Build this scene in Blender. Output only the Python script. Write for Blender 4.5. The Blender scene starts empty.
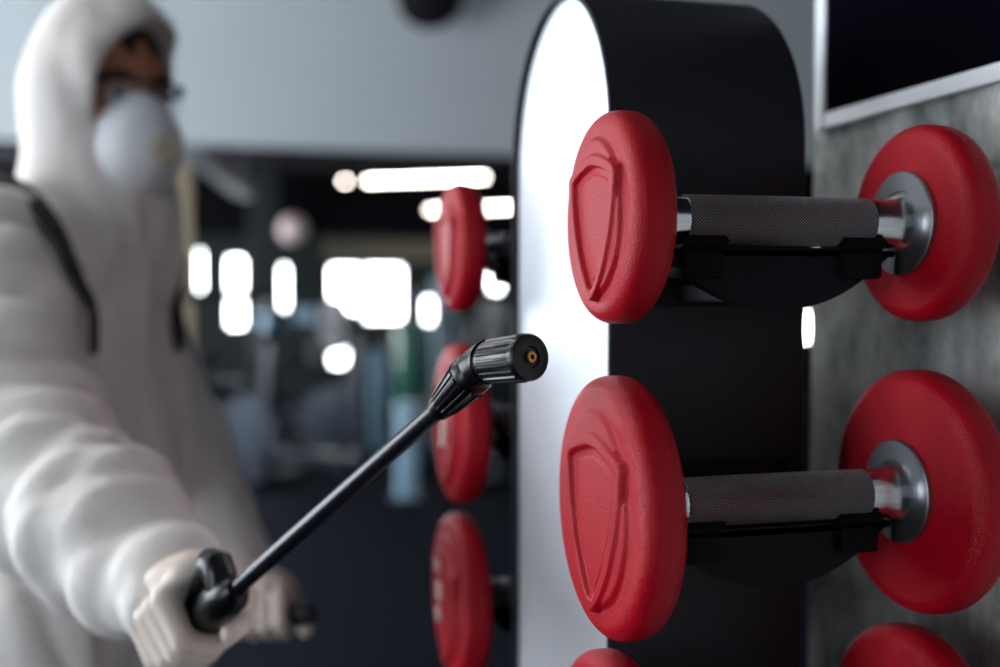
import bpy, bmesh, math, random
import numpy as np
from mathutils import Vector, Matrix

scene = bpy.context.scene
col = scene.collection
PI = math.pi

# ---------------------------------------------------------------- camera
CAM = Vector((-0.2383, -0.6188, 1.3200))
YAW, PITCH = 0.2582, -0.0384
fw = Vector((math.sin(YAW) * math.cos(PITCH), math.cos(YAW) * math.cos(PITCH), math.sin(PITCH)))
rt = Vector((math.cos(YAW), -math.sin(YAW), 0))
up = rt.cross(fw)
cam_data = bpy.data.cameras.new('camera')
cam = bpy.data.objects.new('camera', cam_data)
col.objects.link(cam)
m3 = Matrix((rt, up, -fw)).transposed()
cam.matrix_world = Matrix.Translation(CAM) @ m3.to_4x4()
cam_data.sensor_width = 36
cam_data.lens = 38.54
cam_data.clip_start = 0.01
cam_data.dof.use_dof = True
cam_data.dof.focus_distance = 0.648
cam_data.dof.aperture_fstop = 2.6
scene.camera = cam

# ---------------------------------------------------------------- world, exposure
world = bpy.data.worlds.new('world')
scene.world = world
world.use_nodes = True
world.node_tree.nodes['Background'].inputs[0].default_value = (0.75, 0.86, 1.0, 1)
world.node_tree.nodes['Background'].inputs[1].default_value = 0.6
scene.view_settings.view_transform = 'Standard'
scene.view_settings.look = 'None'
scene.view_settings.exposure = 0.0
scene.view_settings.gamma = 1.0
scene.view_settings.use_curve_mapping = False
WINDOW_LEFT = 9.5      # daylight in the tall windows of the left wall
WINDOW_BACK = 16.0     # daylight in the windows at the far end
LAMP = 22.0            # linear lamps under the far ceiling


# ---------------------------------------------------------------- materials
def srgb(r, g, b):
    f = lambda c: c / 12.92 if c <= 0.04045 else ((c + 0.055) / 1.055) ** 2.4
    return (f(r / 255), f(g / 255), f(b / 255), 1)


def mat(name, color, rough=0.5, metal=0.0, noise=None, bump=None, spec=0.5, emit=None, aniso=0, coat=0, sheen=0,
        sss=0):
    """noise=(scale, second colour, contrast), bump=(scale, strength, distance, kind)"""
    m = bpy.data.materials.new(name)
    m.use_nodes = True
    nt = m.node_tree
    b = nt.nodes['Principled BSDF']
    b.inputs['Base Color'].default_value = color
    b.inputs['Roughness'].default_value = rough
    b.inputs['Metallic'].default_value = metal
    b.inputs['Specular IOR Level'].default_value = spec
    b.inputs['Coat Weight'].default_value = coat
    b.inputs['Sheen Weight'].default_value = sheen
    if aniso:
        b.inputs['Anisotropic'].default_value = aniso
    if sss:
        b.inputs['Subsurface Weight'].default_value = sss
        b.inputs['Subsurface Scale'].default_value = 0.01
    tc = nt.nodes.new('ShaderNodeTexCoord')
    if noise:
        sc, c2, k = noise
        n = nt.nodes.new('ShaderNodeTexNoise')
        n.inputs['Scale'].default_value = sc
        n.inputs['Detail'].default_value = 6
        r = nt.nodes.new('ShaderNodeValToRGB')
        r.color_ramp.elements[0].position = 0.5 - k
        r.color_ramp.elements[1].position = 0.5 + k
        r.color_ramp.elements[0].color = color
        r.color_ramp.elements[1].color = c2
        nt.links.new(tc.outputs['Object'], n.inputs['Vector'])
        nt.links.new(n.outputs['Fac'], r.inputs['Fac'])
        nt.links.new(r.outputs['Color'], b.inputs['Base Color'])
    if bump:
        sc, st, dist, kind = bump
        if kind == 'voronoi':
            n = nt.nodes.new('ShaderNodeTexVoronoi')
            out = n.outputs['Distance']
        else:
            n = nt.nodes.new('ShaderNodeTexNoise')
            n.inputs['Detail'].default_value = 4
            out = n.outputs['Fac']
        n.inputs['Scale'].default_value = sc
        bp = nt.nodes.new('ShaderNodeBump')
        bp.inputs['Strength'].default_value = st
        bp.inputs['Distance'].default_value = dist
        nt.links.new(tc.outputs['Object'], n.inputs['Vector'])
        nt.links.new(out, bp.inputs['Height'])
        nt.links.new(bp.outputs['Normal'], b.inputs['Normal'])
    if emit:
        b.inputs['Emission Color'].default_value = emit[0]
        b.inputs['Emission Strength'].default_value = emit[1]
    return m


M = {}
M['red'] = mat('red_rubber', srgb(184, 3, 30), 0.38, noise=(60, srgb(172, 2, 26), 0.25),
               bump=(900, 0.6, 0.0007, 'voronoi'), spec=0.28)
M['mark'] = mat('white_print', srgb(240, 225, 215), 0.5)
M['chrome'] = mat('polished_steel', srgb(200, 202, 206), 0.22, 1.0)
M['flange'] = mat('turned_steel', srgb(165, 168, 172), 0.4, 1.0, bump=(300, 0.15, 0.0005, 'noise'))
M['shell'] = mat('charcoal_powder_coat', srgb(38, 37, 45), 0.5, bump=(1500, 0.12, 0.0003, 'noise'), spec=0.25)
M['bracket'] = mat('black_powder_coat', srgb(20, 19, 26), 0.6, spec=0.15)
M['plastic'] = mat('black_plastic', srgb(10, 10, 14), 0.32, spec=0.45)
M['saddle'] = mat('black_saddle_rubber', srgb(9, 9, 13), 0.7, spec=0.15)
M['plastic_matte'] = mat('black_plastic_matte', srgb(16, 16, 22), 0.45)
M['tube'] = mat('black_lance_coating', srgb(20, 22, 30), 0.3, spec=0.6)
M['brass'] = mat('brass', srgb(205, 150, 80), 0.25, 1.0)
M['hole'] = mat('dark_bore', srgb(5, 4, 4), 0.8)
M['suit'] = mat('white_coverall_fabric', srgb(242, 236, 231), 0.75, bump=(160, 0.25, 0.002, 'noise'), sss=0.0)
M['glove'] = mat('cream_latex', srgb(240, 230, 220), 0.5, noise=(30, srgb(232, 212, 196), 0.3))
M['skin'] = mat('skin', srgb(196, 128, 98), 0.5, noise=(40, srgb(176, 108, 82), 0.3), sss=0.1)
M['hair'] = mat('dark_hair', srgb(28, 20, 18), 0.5)
M['mask'] = mat('white_respirator_shell', srgb(244, 247, 250), 0.8, bump=(420, 0.4, 0.002, 'voronoi'))
M['valve'] = mat('pale_yellow_plastic', srgb(226, 222, 196), 0.45)
M['elastic'] = mat('grey_green_elastic', srgb(100, 140, 130), 0.7)
M['frame_dark'] = mat('dark_spectacle_plastic', srgb(22, 22, 28), 0.25)
M['eye'] = mat('eye_white', srgb(220, 215, 210), 0.2)
M['iris'] = mat('dark_iris', srgb(30, 20, 14), 0.15)
M['strap'] = mat('black_webbing', srgb(22, 22, 26), 0.8)
M['tank'] = mat('grey_tank_plastic', srgb(60, 70, 90), 0.5)
M['boot'] = mat('dark_rubber_boot', srgb(35, 36, 40), 0.6)
M['frame_white'] = mat('white_painted_frame', srgb(236, 240, 246), 0.45)
M['board'] = mat('black_board_face', srgb(9, 9, 17), 1.0, spec=0.0)
M['soffit'] = mat('pale_grey_paint', srgb(202, 209, 213), 0.8)
M['ceil'] = mat('grey_ceiling_paint', srgb(70, 72, 78), 0.9)
M['ceil_dark'] = mat('dark_ceiling', srgb(17, 15, 21), 0.95, spec=0.1)
M['floor'] = mat('navy_rubber_floor', srgb(5, 12, 25), 0.9, noise=(6, srgb(4, 9, 20), 0.3), spec=0.08)
M['wall_pale'] = mat('grey_green_wall', srgb(38, 44, 44), 0.9)
M['wall_grey'] = mat('mid_grey_wall', srgb(128, 132, 138), 0.9)
M['wall_dark'] = mat('dark_slate_wall', srgb(40, 46, 54), 0.9)
M['column'] = mat('beige_column', srgb(176, 160, 132), 0.85)
M['lintel'] = mat('dim_cream_lintel', srgb(104, 98, 84), 0.9)
M['column_blue'] = mat('blue_grey_column', srgb(120, 138, 148), 0.7)
M['duct'] = mat('grey_duct_metal', srgb(96, 100, 112), 0.5)
M['machine'] = mat('navy_black_steel', srgb(28, 34, 48), 0.35)
M['pad'] = mat('black_upholstery', srgb(20, 22, 28), 0.5)
M['steel_blue'] = mat('pale_blue_enamel', srgb(150, 185, 205), 0.35)
M['teal'] = mat('teal_enamel', srgb(40, 110, 95), 0.5)
M['weight'] = mat('grey_weight_plate', srgb(46, 56, 68), 0.45, 0.3)
M['cloth_pink'] = mat('pale_pink_globe', srgb(226, 200, 200), 0.4)
M['pane_left'] = mat('daylit_glass', srgb(230, 240, 255), 0.3, emit=((0.86, 0.93, 1.0, 1), WINDOW_LEFT))
M['pane_back'] = mat('bright_daylit_glass', srgb(235, 245, 255), 0.3, emit=((0.93, 0.98, 1.0, 1), WINDOW_BACK))
M['lamp_near'] = mat('frosted_lamp_diffuser', srgb(255, 245, 235), 0.4, emit=((1.0, 0.97, 0.96, 1), 30.0))
M['lamp'] = mat('lamp_diffuser', srgb(255, 245, 235), 0.4, emit=((1.0, 0.9, 0.82, 1), LAMP))
M['speaker'] = mat('black_speaker_grille', srgb(14, 13, 20), 0.6)


def concrete():
    m = mat('raw_concrete', srgb(150, 155, 152), 0.85, bump=(40, 0.3, 0.003, 'noise'))
    nt = m.node_tree
    b = nt.nodes['Principled BSDF']
    tc = nt.nodes.new('ShaderNodeTexCoord')
    mp = nt.nodes.new('ShaderNodeMapping')
    mp.inputs['Scale'].default_value = (1, 1.3, 0.8)
    n1 = nt.nodes.new('ShaderNodeTexNoise')
    n1.inputs['Scale'].default_value = 9
    n1.inputs['Detail'].default_value = 8
    n1.inputs['Roughness'].default_value = 0.65
    r1 = nt.nodes.new('ShaderNodeValToRGB')
    e = r1.color_ramp.elements
    e[0].position = 0.38
    e[0].color = srgb(124, 131, 128)
    e[1].position = 0.6
    e[1].color = srgb(246, 250, 246)
    n2 = nt.nodes.new('ShaderNodeTexNoise')
    n2.inputs['Scale'].default_value = 30
    n2.inputs['Detail'].default_value = 6
    mx = nt.nodes.new('ShaderNodeMixRGB')
    mx.blend_type = 'MULTIPLY'
    mx.inputs[0].default_value = 0.45
    nt.links.new(tc.outputs['Object'], mp.inputs['Vector'])
    nt.links.new(mp.outputs[0], n1.inputs['Vector'])
    nt.links.new(mp.outputs[0], n2.inputs['Vector'])
    nt.links.new(n1.outputs['Fac'], r1.inputs['Fac'])
    nt.links.new(r1.outputs['Color'], mx.inputs[1])
    nt.links.new(n2.outputs['Fac'], mx.inputs[2])
    nt.links.new(mx.outputs[0], b.inputs['Base Color'])
    return m


M['concrete'] = concrete()


def brushed():
    """vertical brushed steel: streaks that run along Z"""
    m = mat('brushed_steel', srgb(232, 237, 243), 0.3, 0.95)
    nt = m.node_tree
    b = nt.nodes['Principled BSDF']
    tc = nt.nodes.new('ShaderNodeTexCoord')
    mp = nt.nodes.new('ShaderNodeMapping')
    mp.inputs['Scale'].default_value = (1, 220, 4)
    n = nt.nodes.new('ShaderNodeTexNoise')
    n.inputs['Scale'].default_value = 1.0
    n.inputs['Detail'].default_value = 3
    bp = nt.nodes.new('ShaderNodeBump')
    bp.inputs['Strength'].default_value = 0.12
    bp.inputs['Distance'].default_value = 0.001
    r = nt.nodes.new('ShaderNodeMapRange')
    r.inputs['To Min'].default_value = 0.46
    r.inputs['To Max'].default_value = 0.58
    nt.links.new(tc.outputs['Object'], mp.inputs['Vector'])
    nt.links.new(mp.outputs[0], n.inputs['Vector'])
    nt.links.new(n.outputs['Fac'], bp.inputs['Height'])
    nt.links.new(bp.outputs['Normal'], b.inputs['Normal'])
    nt.links.new(n.outputs['Fac'], r.inputs['Value'])
    nt.links.new(r.outputs[0], b.inputs['Roughness'])
    return m


M['brushed'] = brushed()


def knurled():
    """diamond knurling: two sets of helical grooves around the object's X axis"""
    m = mat('knurled_steel', srgb(120, 118, 124), 0.30, 0.65)
    nt = m.node_tree
    b = nt.nodes['Principled BSDF']
    tc = nt.nodes.new('ShaderNodeTexCoord')
    sp = nt.nodes.new('ShaderNodeSeparateXYZ')
    nt.links.new(tc.outputs['Object'], sp.inputs[0])

    def math_node(op, a, c=None):
        n = nt.nodes.new('ShaderNodeMath')
        n.operation = op
        for i, v in enumerate((a, c)):
            if v is None:
                continue
            if isinstance(v, (int, float)):
                n.inputs[i].default_value = v
            else:
                nt.links.new(v, n.inputs[i])
        return n.outputs[0]

    ang = math_node('MULTIPLY', math_node('ARCTAN2', sp.outputs['Y'], sp.outputs['Z']), 48.0)
    ax = math_node('MULTIPLY', sp.outputs['X'], 2 * PI / 0.0022)
    s1 = math_node('SINE', math_node('ADD', ang, ax))
    s2 = math_node('SINE', math_node('SUBTRACT', ang, ax))
    h = math_node('MINIMUM', s1, s2)
    bp = nt.nodes.new('ShaderNodeBump')
    bp.inputs['Strength'].default_value = 0.9
    bp.inputs['Distance'].default_value = 0.0012
    nt.links.new(h, bp.inputs['Height'])
    nt.links.new(bp.outputs['Normal'], b.inputs['Normal'])
    r = nt.nodes.new('ShaderNodeValToRGB')
    r.color_ramp.elements[0].position = 0.1
    r.color_ramp.elements[1].position = 0.75
    r.color_ramp.elements[0].color = srgb(74, 72, 78)
    r.color_ramp.elements[1].color = srgb(255, 255, 255)
    mr = nt.nodes.new('ShaderNodeMapRange')
    mr.inputs['From Min'].default_value = -1
    nt.links.new(h, mr.inputs['Value'])
    nt.links.new(mr.outputs[0], r.inputs['Fac'])
    nt.links.new(r.outputs['Color'], b.inputs['Base Color'])
    return m


M['knurl'] = knurled()


def lens_glass():
    m = bpy.data.materials.new('spectacle_lens')
    m.use_nodes = True
    nt = m.node_tree
    nt.nodes.clear()
    o = nt.nodes.new('ShaderNodeOutputMaterial')
    t = nt.nodes.new('ShaderNodeBsdfTransparent')
    t.inputs[0].default_value = (0.85, 0.87, 0.9, 1)
    g = nt.nodes.new('ShaderNodeBsdfGlossy')
    g.inputs['Roughness'].default_value = 0.03
    mx = nt.nodes.new('ShaderNodeMixShader')
    mx.inputs[0].default_value = 0.12
    nt.links.new(t.outputs[0], mx.inputs[1])
    nt.links.new(g.outputs[0], mx.inputs[2])
    nt.links.new(mx.outputs[0], o.inputs[0])
    return m


M['lens'] = lens_glass()


# ---------------------------------------------------------------- mesh helpers
def make_obj(name, verts, faces, material, parent=None, smooth=True, loc=(0, 0, 0)):
    me = bpy.data.meshes.new(name)
    me.from_pydata([tuple(v) for v in verts], [], [tuple(f) for f in faces])
    me.materials.append(M[material])
    if smooth:
        me.shade_smooth()
    me.update()
    o = bpy.data.objects.new(name, me)
    o.location = loc
    col.objects.link(o)
    if parent:
        o.parent = parent
    return o


def auto_smooth(o, deg=35):
    me = o.data
    bm = bmesh.new()
    bm.from_mesh(me)
    for e in bm.edges:
        if len(e.link_faces) == 2:
            e.smooth = e.calc_face_angle(0) < math.radians(deg)
    bm.to_mesh(me)
    bm.free()
    return o


def recalc(o):
    bm = bmesh.new()
    bm.from_mesh(o.data)
    bmesh.ops.remove_doubles(bm, verts=bm.verts, dist=1e-6)
    bmesh.ops.recalc_face_normals(bm, faces=bm.faces)
    bm.to_mesh(o.data)
    bm.free()
    return o


class MB:
    def __init__(self):
        self.v, self.f = [], []

    def add(self, verts, faces):
        n = len(self.v)
        self.v += [tuple(v) for v in verts]
        self.f += [tuple(i + n for i in f) for f in faces]
        return self

    def box(self, x0, x1, y0, y1, z0, z1, bev=0.0, rot=None, at=None):
        bm = bmesh.new()
        bmesh.ops.create_cube(bm, size=1)
        for v in bm.verts:
            v.co = Vector(((x0 + x1) / 2 + v.co.x * (x1 - x0), (y0 + y1) / 2 + v.co.y * (y1 - y0),
                           (z0 + z1) / 2 + v.co.z * (z1 - z0)))
        if bev:
            bmesh.ops.bevel(bm, geom=list(bm.edges), offset=bev, segments=2, affect='EDGES', profile=0.5)
        if rot is not None:
            bmesh.ops.rotate(bm, verts=bm.verts, cent=at or (0, 0, 0), matrix=rot)
        bm.verts.index_update()
        self.add([v.co[:] for v in bm.verts], [[v.index for v in f.verts] for f in bm.faces])
        bm.free()
        return self

    def beam(self, a, b, w, h, upv=(0, 0, 1)):
        """rectangular bar from a to b"""
        a, b = Vector(a), Vector(b)
        d = (b - a).normalized()
        u = Vector(upv)
        s = d.cross(u)
        if s.length < 1e-4:
            s = d.cross(Vector((1, 0, 0)))
        s.normalize()
        u = s.cross(d)
        vs = [p + s * (i * w / 2) + u * (j * h / 2) for p in (a, b) for i, j in ((-1, -1), (1, -1), (1, 1), (-1, 1))]
        self.add(vs, [(0, 1, 2, 3), (7, 6, 5, 4), (0, 4, 5, 1), (1, 5, 6, 2), (2, 6, 7, 3), (3, 7, 4, 0)])
        return self

    def tube(self, path, radii, seg=16, cap=True):
        path = [Vector(p) for p in path]
        if isinstance(radii, (int, float)):
            radii = [radii] * len(path)
        n = len(path)
        tang = [(path[min(i + 1, n - 1)] - path[max(i - 1, 0)]).normalized() for i in range(n)]
        ref = Vector((0, 0, 1)) if abs(tang[0].z) < 0.9 else Vector((1, 0, 0))
        s = tang[0].cross(ref).normalized()
        vs, fs = [], []
        for i in range(n):
            s = (s - tang[i] * s.dot(tang[i])).normalized()
            u = s.cross(tang[i])
            for k in range(seg):
                a = 2 * PI * k / seg
                vs.append(path[i] + (s * math.cos(a) + u * math.sin(a)) * radii[i])
        for i in range(n - 1):
            for k in range(seg):
                k2 = (k + 1) % seg
                fs.append((i * seg + k, i * seg + k2, (i + 1) * seg + k2, (i + 1) * seg + k))
        if cap:
            fs.append(tuple(range(seg - 1, -1, -1)))
            fs.append(tuple((n - 1) * seg + k for k in range(seg)))
        return self.add(vs, fs)

    def lathe(self, prof, org=(0, 0, 0), axis=(1, 0, 0), seg=64, rib=None):
        """prof = [(along, radius)], rib(along_index, angle) -> radius factor"""
        o, a = Vector(org), Vector(axis).normalized()
        ref = Vector((0, 0, 1)) if abs(a.z) < 0.9 else Vector((1, 0, 0))
        s = a.cross(ref).normalized()
        u = s.cross(a)
        vs, fs = [], []
        for i, (t, r) in enumerate(prof):
            for k in range(seg):
                th = 2 * PI * k / seg
                rr = r * (rib(i, th) if rib else 1)
                vs.append(o + a * t + (s * math.cos(th) + u * math.sin(th)) * rr)
        n = len(prof)
        for i in range(n - 1):
            for k in range(seg):
                k2 = (k + 1) % seg
                fs.append((i * seg + k, i * seg + k2, (i + 1) * seg + k2, (i + 1) * seg + k))
        fs.append(tuple(range(seg - 1, -1, -1)))
        fs.append(tuple((n - 1) * seg + k for k in range(seg)))
        return self.add(vs, fs)

    def prism(self, outline, axis, a0, a1, bev=0.0):
        """closed outline of 2-D points extruded along axis 0/1/2 from a0 to a1"""
        def p3(p, a):
            q = list(p)
            q.insert(axis, a)
            return q
        n = len(outline)
        vs = [p3(p, a0) for p in outline] + [p3(p, a1) for p in outline]
        fs = [tuple(range(n - 1, -1, -1)), tuple(range(n, 2 * n))]
        fs += [(i, (i + 1) % n, n + (i + 1) % n, n + i) for i in range(n)]
        return self.add(vs, fs)

    def build(self, name, material, parent=None, smooth=True, deg=35, loc=(0, 0, 0)):
        o = make_obj(name, self.v, self.f, material, parent, smooth, loc)
        recalc(o)
        if smooth:
            auto_smooth(o, deg)
        return o


def tag(o, label=None, cat=None, group=None, kind=None):
    if label:
        o['label'] = label
    if cat:
        o['category'] = cat
    if group:
        o['group'] = group
    if kind:
        o['kind'] = kind
    return o


def thing(name, label, cat, loc=(0, 0, 0), rz=0, group=None):
    o = bpy.data.objects.new(name, None)
    o.empty_display_size = 0.05
    o.location = loc
    o.rotation_euler = (0, 0, rz)
    col.objects.link(o)
    return tag(o, label, cat, group)


def copy_tree(o, parent=None):
    c = o.copy()
    col.objects.link(c)
    c.parent = parent
    for ch in list(o.children):
        copy_tree(ch, c)
    return c


# ---------------------------------------------------------------- signed distance meshing (smooth bodies)
def length(a):
    return np.sqrt((a * a).sum(-1))


def sd_cap(P, a, b, ra, rb):
    a, b = np.array(a, float), np.array(b, float)
    ab = b - a
    t = np.clip(((P - a) @ ab) / (ab @ ab), 0, 1)
    return length(P - a - t[:, None] * ab) - (ra + (rb - ra) * t)


def sd_ell(P, c, r, axes=None):
    q = P - np.array(c, float)
    if axes is not None:
        q = q @ np.array(axes, float).T
    r = np.array(r, float)
    k0 = length(q / r)
    k1 = length(q / (r * r))
    return k0 * (k0 - 1.0) / np.maximum(k1, 1e-6)


def smin(a, b, k):
    h = np.clip(0.5 + 0.5 * (b - a) / k, 0, 1)
    return b + (a - b) * h - k * h * (1 - h)


def smax(a, b, k):
    return -smin(-a, -b, k)


def surface_nets(fn, lo, hi, h):
    lo, hi = np.array(lo, float), np.array(hi, float)
    n = np.ceil((hi - lo) / h).astype(int) + 1
    g = [lo[i] + h * np.arange(n[i]) for i in range(3)]
    P = np.stack(np.meshgrid(*g, indexing='ij'), -1).reshape(-1, 3)
    V = np.concatenate([fn(P[i:i + 200000]) for i in range(0, len(P), 200000)]).reshape(n)
    S = V < 0
    corner = [(i, j, k) for i in (0, 1) for j in (0, 1) for k in (0, 1)]
    sl = lambda c: tuple(slice(c[i], n[i] - 1 + c[i]) for i in range(3))
    cnt = sum(S[sl(c)].astype(int) for c in corner)
    act = (cnt > 0) & (cnt < 8)
    idx = -np.ones(act.shape, int)
    idx[act] = np.arange(act.sum())
    base = np.argwhere(act).astype(float)
    acc = np.zeros_like(base)
    w = np.zeros(len(base))
    for a in range(8):
        for b in range(a + 1, 8):
            ca, cb = np.array(corner[a]), np.array(corner[b])
            if abs(ca - cb).sum() != 1:
                continue
            va, vb = V[sl(corner[a])][act], V[sl(corner[b])][act]
            cr = (va < 0) != (vb < 0)
            t = np.where(cr, va / np.where(va == vb, 1, va - vb), 0)
            acc += np.where(cr[:, None], ca + t[:, None] * (cb - ca), 0)
            w += cr
    verts = lo + h * (base + acc / w[:, None])
    quads = []
    for ax in range(3):
        o1, o2 = (ax + 1) % 3, (ax + 2) % 3
        s0 = [slice(None)] * 3
        s1 = [slice(None)] * 3
        s0[ax] = slice(0, n[ax] - 1)
        s1[ax] = slice(1, n[ax])
        A, B = S[tuple(s0)], S[tuple(s1)]
        e = np.argwhere(A != B)
        e = e[(e[:, o1] > 0) & (e[:, o2] > 0) & (e[:, o1] < n[o1] - 1) & (e[:, o2] < n[o2] - 1)]
        flip = A[tuple(e.T)]
        def cell(d1, d2):
            q = e.copy()
            q[:, o1] -= d1
            q[:, o2] -= d2
            return idx[tuple(q.T)]
        q = np.stack([cell(1, 1), cell(0, 1), cell(0, 0), cell(1, 0)], 1)
        q[~flip] = q[~flip][:, ::-1]
        quads.append(q)
    return verts, np.concatenate(quads)


def sdf_obj(name, fn, lo, hi, h, material, parent=None):
    v, q = surface_nets(fn, lo, hi, h)
    me = bpy.data.meshes.new(name)
    me.from_pydata(v.tolist(), [], q.tolist())
    me.materials.append(M[material])
    me.shade_smooth()
    me.update()
    o = bpy.data.objects.new(name, me)
    col.objects.link(o)
    if parent:
        o.parent = parent
        o.matrix_parent_inverse = Matrix.Translation(-parent.location)
    return o


def under(o, parent):
    """parent o, built in world coordinates, under an Empty that is only translated"""
    o.parent = parent
    o.matrix_parent_inverse = Matrix.Translation(-Vector(parent.location))
    return o


# ================================================================ THE SETTING
XL, XR, YF, YB, ZC = -3.6, 9.6, -4.6, 13.0, 3.7
tag(MB().box(XL, XR, YF, YB + 0.3, -0.1, 0).build('floor', 'floor', smooth=False),
    'dark navy rubber gym floor', None, kind='structure')
tag(MB().box(XL, XR, YF, 7.25, ZC + 0.1, ZC + 0.2).build('ceiling', 'ceil', smooth=False), 'grey ceiling', None,
    kind='structure')
tag(MB().box(XL, XR, 7.25, YB + 0.3, 2.72, 2.82).build('ceiling_lowered', 'ceil_dark', smooth=False),
    'dark lowered ceiling beyond the pale bulkhead', None, kind='structure')
cove = [(7.0 - 1.25 * (1 - math.cos(PI / 2 * k / 20)), 2.352 + 1.40 * math.sin(PI / 2 * k / 20)) for k in range(21)]
tag(MB().prism(cove + [(7.25, ZC + 0.1), (7.25, 2.352)], 0, XL, XR).build('trim_1', 'soffit'),
    'pale grey ceiling bulkhead across the room', None, kind='structure')
tag(MB().box(XL, XR, YF - 0.2, YF, 0, ZC).build('wall_front', 'wall_grey', smooth=False), None, None, kind='structure')
tag(MB().box(XR, XR + 0.2, YF, YB, 0, ZC).build('wall_far_right', 'wall_dark', smooth=False), None, None,
    kind='structure')


def window(name, axis, a0, a1, z0, z1, face, depth, pane_mat, rows=1, cols=2):
    """framed window in a wall: axis 'x' = wall plane across X (frame runs along Y), 'y' = runs along X"""
    mb, t = MB(), 0.035
    def bx(m, p0, p1, q0, q1, d0, d1):
        if axis == 'y':
            m.box(p0, p1, face + d0, face + d1, q0, q1)
        else:
            m.box(face + d0, face + d1, p0, p1, q0, q1)
    bx(mb, a0, a1, z0, z0 + t, -0.02, depth)
    bx(mb, a0, a1, z1 - t, z1, -0.02, depth)
    bx(mb, a0, a0 + t, z0 + t, z1 - t, -0.02, depth)
    bx(mb, a1 - t, a1, z0 + t, z1 - t, -0.02, depth)
    root = mb.build(name, 'wall_dark', smooth=False)
    tag(root, kind='structure')
    wa, wz = (a1 - a0 - 2 * t), (z1 - z0 - 2 * t)
    for i in range(cols):
        for j in range(rows):
            m = MB()
            g = 0.012
            bx(m, a0 + t + wa * i / cols + g, a0 + t + wa * (i + 1) / cols - g,
               z0 + t + wz * j / rows + g, z0 + t + wz * (j + 1) / rows - g, 0.03, 0.05)
            m.build('pane', pane_mat, root, smooth=False)
    mu = MB()
    for i in range(1, cols):
        c = a0 + t + wa * i / cols
        bx(mu, c - 0.012, c + 0.012, z0 + t, z1 - t, 0.0, 0.06)
    for j in range(1, rows):
        c = z0 + t + wz * j / rows
        bx(mu, a0 + t, a1 - t, c - 0.012, c + 0.012, 0.0, 0.06)
    if mu.v:
        mu.build('glazing_bar', 'wall_dark', root, smooth=False)
    return root


def wall_with_holes(name, axis, face, thick, a0, a1, z0, z1, holes, material):
    """wall as one mesh with rectangular openings (all holes are disjoint in a)"""
    mb = MB()
    def bx(p0, p1, q0, q1):
        if p1 - p0 < 1e-4 or q1 - q0 < 1e-4:
            return
        if axis == 'y':
            mb.box(p0, p1, face, face + thick, q0, q1)
        else:
            mb.box(face, face + thick, p0, p1, q0, q1)
    cur = a0
    for h0, h1, k0, k1 in sorted(holes):
        bx(cur, h0, z0, z1)
        bx(h0, h1, z0, k0)
        bx(h0, h1, k1, z1)
        cur = h1
    bx(cur, a1, z0, z1)
    o = make_obj(name, mb.v, mb.f, material, smooth=False)
    return tag(o, kind='structure')


# left wall with its row of tall windows (the daylight of the room)
left_holes = [(0.5 + 2.08 * i, 0.5 + 2.08 * i + 1.85, 0.5, 2.5) for i in range(6)] + [(-2.25, -1.2, 0.5, 2.5)]
wall_with_holes('wall_left', 'x', XL - 0.2, 0.2, YF, YB, 0, ZC, left_holes, 'soffit')
wi = 1
for h in left_holes:
    window('window_%d' % wi, 'x', h[0], h[1], h[2], h[3], XL - 0.12, 0.08, 'pane_left', 1, 2)
    wi += 1

# far wall with its windows
back_holes = [(-3.45, -1.45, 0.45, 1.96), (-0.50, -0.37, 1.20, 1.86), (-0.14, 0.12, 0.86, 1.78), (0.50, 0.65, 1.08, 1.68),  # wide first window is unseen, added to whiten the front panel's reflection
              (1.12, 1.56, 0.36, 1.68), (1.56, 2.10, 0.93, 1.68), (2.28, 2.50, 0.82, 1.34), (3.20, 3.42, 1.16, 1.62),  # first opening here extended down, its added glow stands for a bright low patch
              (7.74, 8.02, 0.62, 1.02)]
wall_with_holes('wall_back', 'y', YB, 0.2, XL, XR, 0, 2.8, back_holes, 'wall_pale')
for h in back_holes:
    window('window_%d' % wi, 'y', h[0], h[1], h[2], h[3], YB + 0.02, 0.1, 'pane_left' if h[0] < -1 else 'pane_back', 2 if h[2] < 0.4 else 1, 2 if h[1] - h[0] > .6 else 1)
    wi += 1

# concrete pier at the right of the rack
tag(MB().box(0.30, 0.62, YF, 0.276, 0, ZC).build('wall_right', 'concrete', smooth=False),
    'raw grey concrete wall end', None, kind='structure')

# columns and lintel in the far part of the room
def column(x, y, w, h, m, label):
    o = MB().box(x - w / 2, x + w / 2, y - w / 2, y + w / 2, 0, h, 0.01).build('column', m, smooth=False)
    return tag(o, label, 'column', kind='structure')


column(-0.55, 9.2, 0.20, 2.72, 'column', 'beige square column behind the person in white')
column(0.28, 11.8, 0.30, 2.72, 'wall_pale', 'grey green column between the far windows')
column(1.62, 8.2, 0.20, 1.45, 'column_blue', 'blue grey half-height pillar beside the bright far window')
tag(MB().box(XL, XR, 12.5, 12.98, 2.0, 2.72).build('trim_3', 'ceil_dark', smooth=False),
    'dark ceiling beam along the far wall', None, kind='structure')
tag(MB().box(1.0, 4.4, 12.2, 12.4, 1.72, 1.94).build('trim_2', 'lintel', smooth=False),
    'cream lintel above the far windows', None, kind='structure')

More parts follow.
